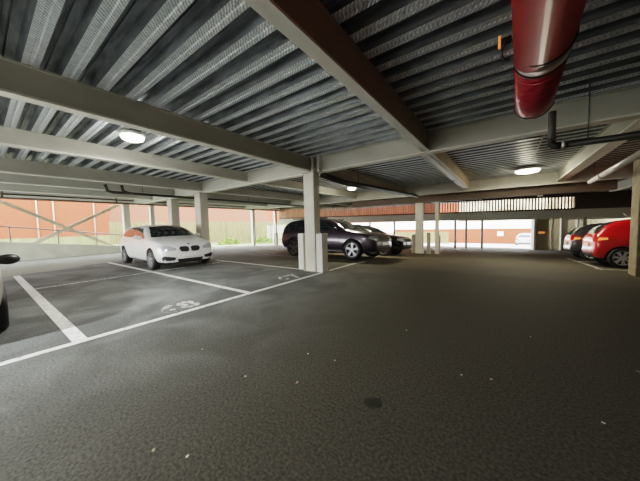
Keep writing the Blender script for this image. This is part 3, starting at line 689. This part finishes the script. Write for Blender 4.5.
for i, (x, y, s, lab) in enumerate(((-21.8, 10.5, .8, 'low sunlit shrub by the fence behind the hatchback'), (-21.5, 14.5, .7, 'low sunlit shrub by the fence left of the thin post'), (-21.9, 19, .9, 'low sunlit shrub by the fence right of the thin post'), (-21.6, 7.2, .7, 'low sunlit shrub where the brick building meets the fence'))):
    t = thing('shrub', lab, 'shrub', (x, y, zf(y)-.05)); bm = bmesh.new()
    for k in range(420):
        a = random.uniform(0, 6.28); e = random.uniform(0, 1); rr_ = s*(.6+.4*random.random())
        p = Vector((math.cos(a)*rr_*math.sqrt(1-e*e)*.8, math.sin(a)*rr_*math.sqrt(1-e*e)*1.7, .08+e*rr_*.85)); u = Vector((random.gauss(0, 1), random.gauss(0, 1), random.gauss(0, 1))).normalized()*.09; v = u.orthogonal().normalized()*.05
        vs = [bm.verts.new(q) for q in (p-u, p+v, p+u, p-v)]; bm.faces.new(vs)
    me = bpy.data.meshes.new('foliage'); bm.to_mesh(me); bm.free(); link('foliage', me, M['leaf'], t)
    tubeo('stem', [(0, 0, 0), (.03, .05, s*.6)], .03, M['dkbrown'], t, 6)
t = thing('brick_house', 'pinkish brick house with low roof behind the timber fence', 'house', (-31, 16, -1))
boxo('wall', (-6, 0, -9, 12, 0, 5.5), M['brick2'], t)
prismo('roof', [(-6.3, -9.3, 5.5), (.3, -9.3, 5.5), (-3, -9.3, 7.5)], (0, 21.6, 0), M['roof'], t)
t = thing('garden_wall', 'orange brick wall seen outside through the exit', 'wall', (0, 45, 0))
boxo('brickwork', (-16, 3.6, 0, .3, -2.4, .16), M['brick'], t); boxo('coping', (-16, 3.65, -.05, .35, .16, .24), M['pvc'], t)
o = thing('wall_notice', 'small white notice on the orange wall beyond the exit', 'sign', (-.4, 44.95, -.6))
boxo('board', (-.35, .35, -.04, 0, -.3, .3), M['pvc'], o); boxo('batten', (-.4, .4, -.02, .02, .3, .34), M['colshade'], o)
t = thing('brick_terrace', 'tall orange brick terrace far beyond the slatted screen', 'building', (-8, 62, -3))
boxo('brickwork', (-70, 0, 0, 6, 4.6, 17), M['brick'], t); boxo('rendered_base', (-70, 0, -.1, 6, 0, 4.6), M['pvc'], t)
t = thing('cream_building', 'cream rendered building beyond the right part of the slatted screen', 'building', (-8, 62, -3))
boxo('wall', (0, 34, 0, 6, 4.3, 17), M['tan'], t); boxo('rendered_base', (0, 34, -.1, 6, 0, 4.3), M['pvc'], t)
boardfence('white_fence', 'pale fence outside behind the far column', (-24, 32), (-6, 37), -2.2, 2.2)

# ------------------------------------------------------------------ light, camera
w = bpy.data.worlds.new('sky'); S.world = w; w.use_nodes = True
n = w.node_tree.nodes; l = w.node_tree.links; bg = n['Background']
tc = n.new('ShaderNodeTexCoord'); sx = n.new('ShaderNodeSeparateXYZ'); l.new(tc.outputs['Generated'], sx.inputs[0])
cr = n.new('ShaderNodeValToRGB'); cr.color_ramp.elements[0].position = .0; cr.color_ramp.elements[0].color = (1, .99, .95, 1); cr.color_ramp.elements[1].position = .8; cr.color_ramp.elements[1].color = (.80, .88, 1, 1)
l.new(sx.outputs['Z'], cr.inputs[0]); l.new(cr.outputs[0], bg.inputs['Color']); bg.inputs['Strength'].default_value = 6.0
sd = bpy.data.lights.new('sun', 'SUN'); sd.energy = 2.0; sd.angle = math.radians(20); sd.color = (1, .97, .9)
so = bpy.data.objects.new('sun', sd); C.objects.link(so); so.rotation_euler = (math.radians(20), math.radians(38), 0)
cd = bpy.data.cameras.new('camera'); co = bpy.data.objects.new('camera', cd); C.objects.link(co); S.camera = co
F, Yw, Pt, Rl = 251.8, math.radians(36.16), math.radians(-3.455), math.radians(-1.367)
f = Vector((-math.sin(Yw)*math.cos(Pt), math.cos(Yw)*math.cos(Pt), math.sin(Pt))); rt = Vector((math.cos(Yw), math.sin(Yw), 0)); up = rt.cross(f)
r2 = math.cos(Rl)*rt+math.sin(Rl)*up; u2 = -math.sin(Rl)*rt+math.cos(Rl)*up
mt = Matrix((r2, u2, -f)).transposed().to_4x4(); mt.translation = (0, 0, H); co.matrix_world = mt
cd.sensor_fit = 'HORIZONTAL'; cd.sensor_width = 36; cd.lens = F/640*36; cd.clip_start = .02; cd.clip_end = 400
S.view_settings.view_transform = 'Filmic'; S.view_settings.look = 'Medium High Contrast'; S.view_settings.exposure = EXPO
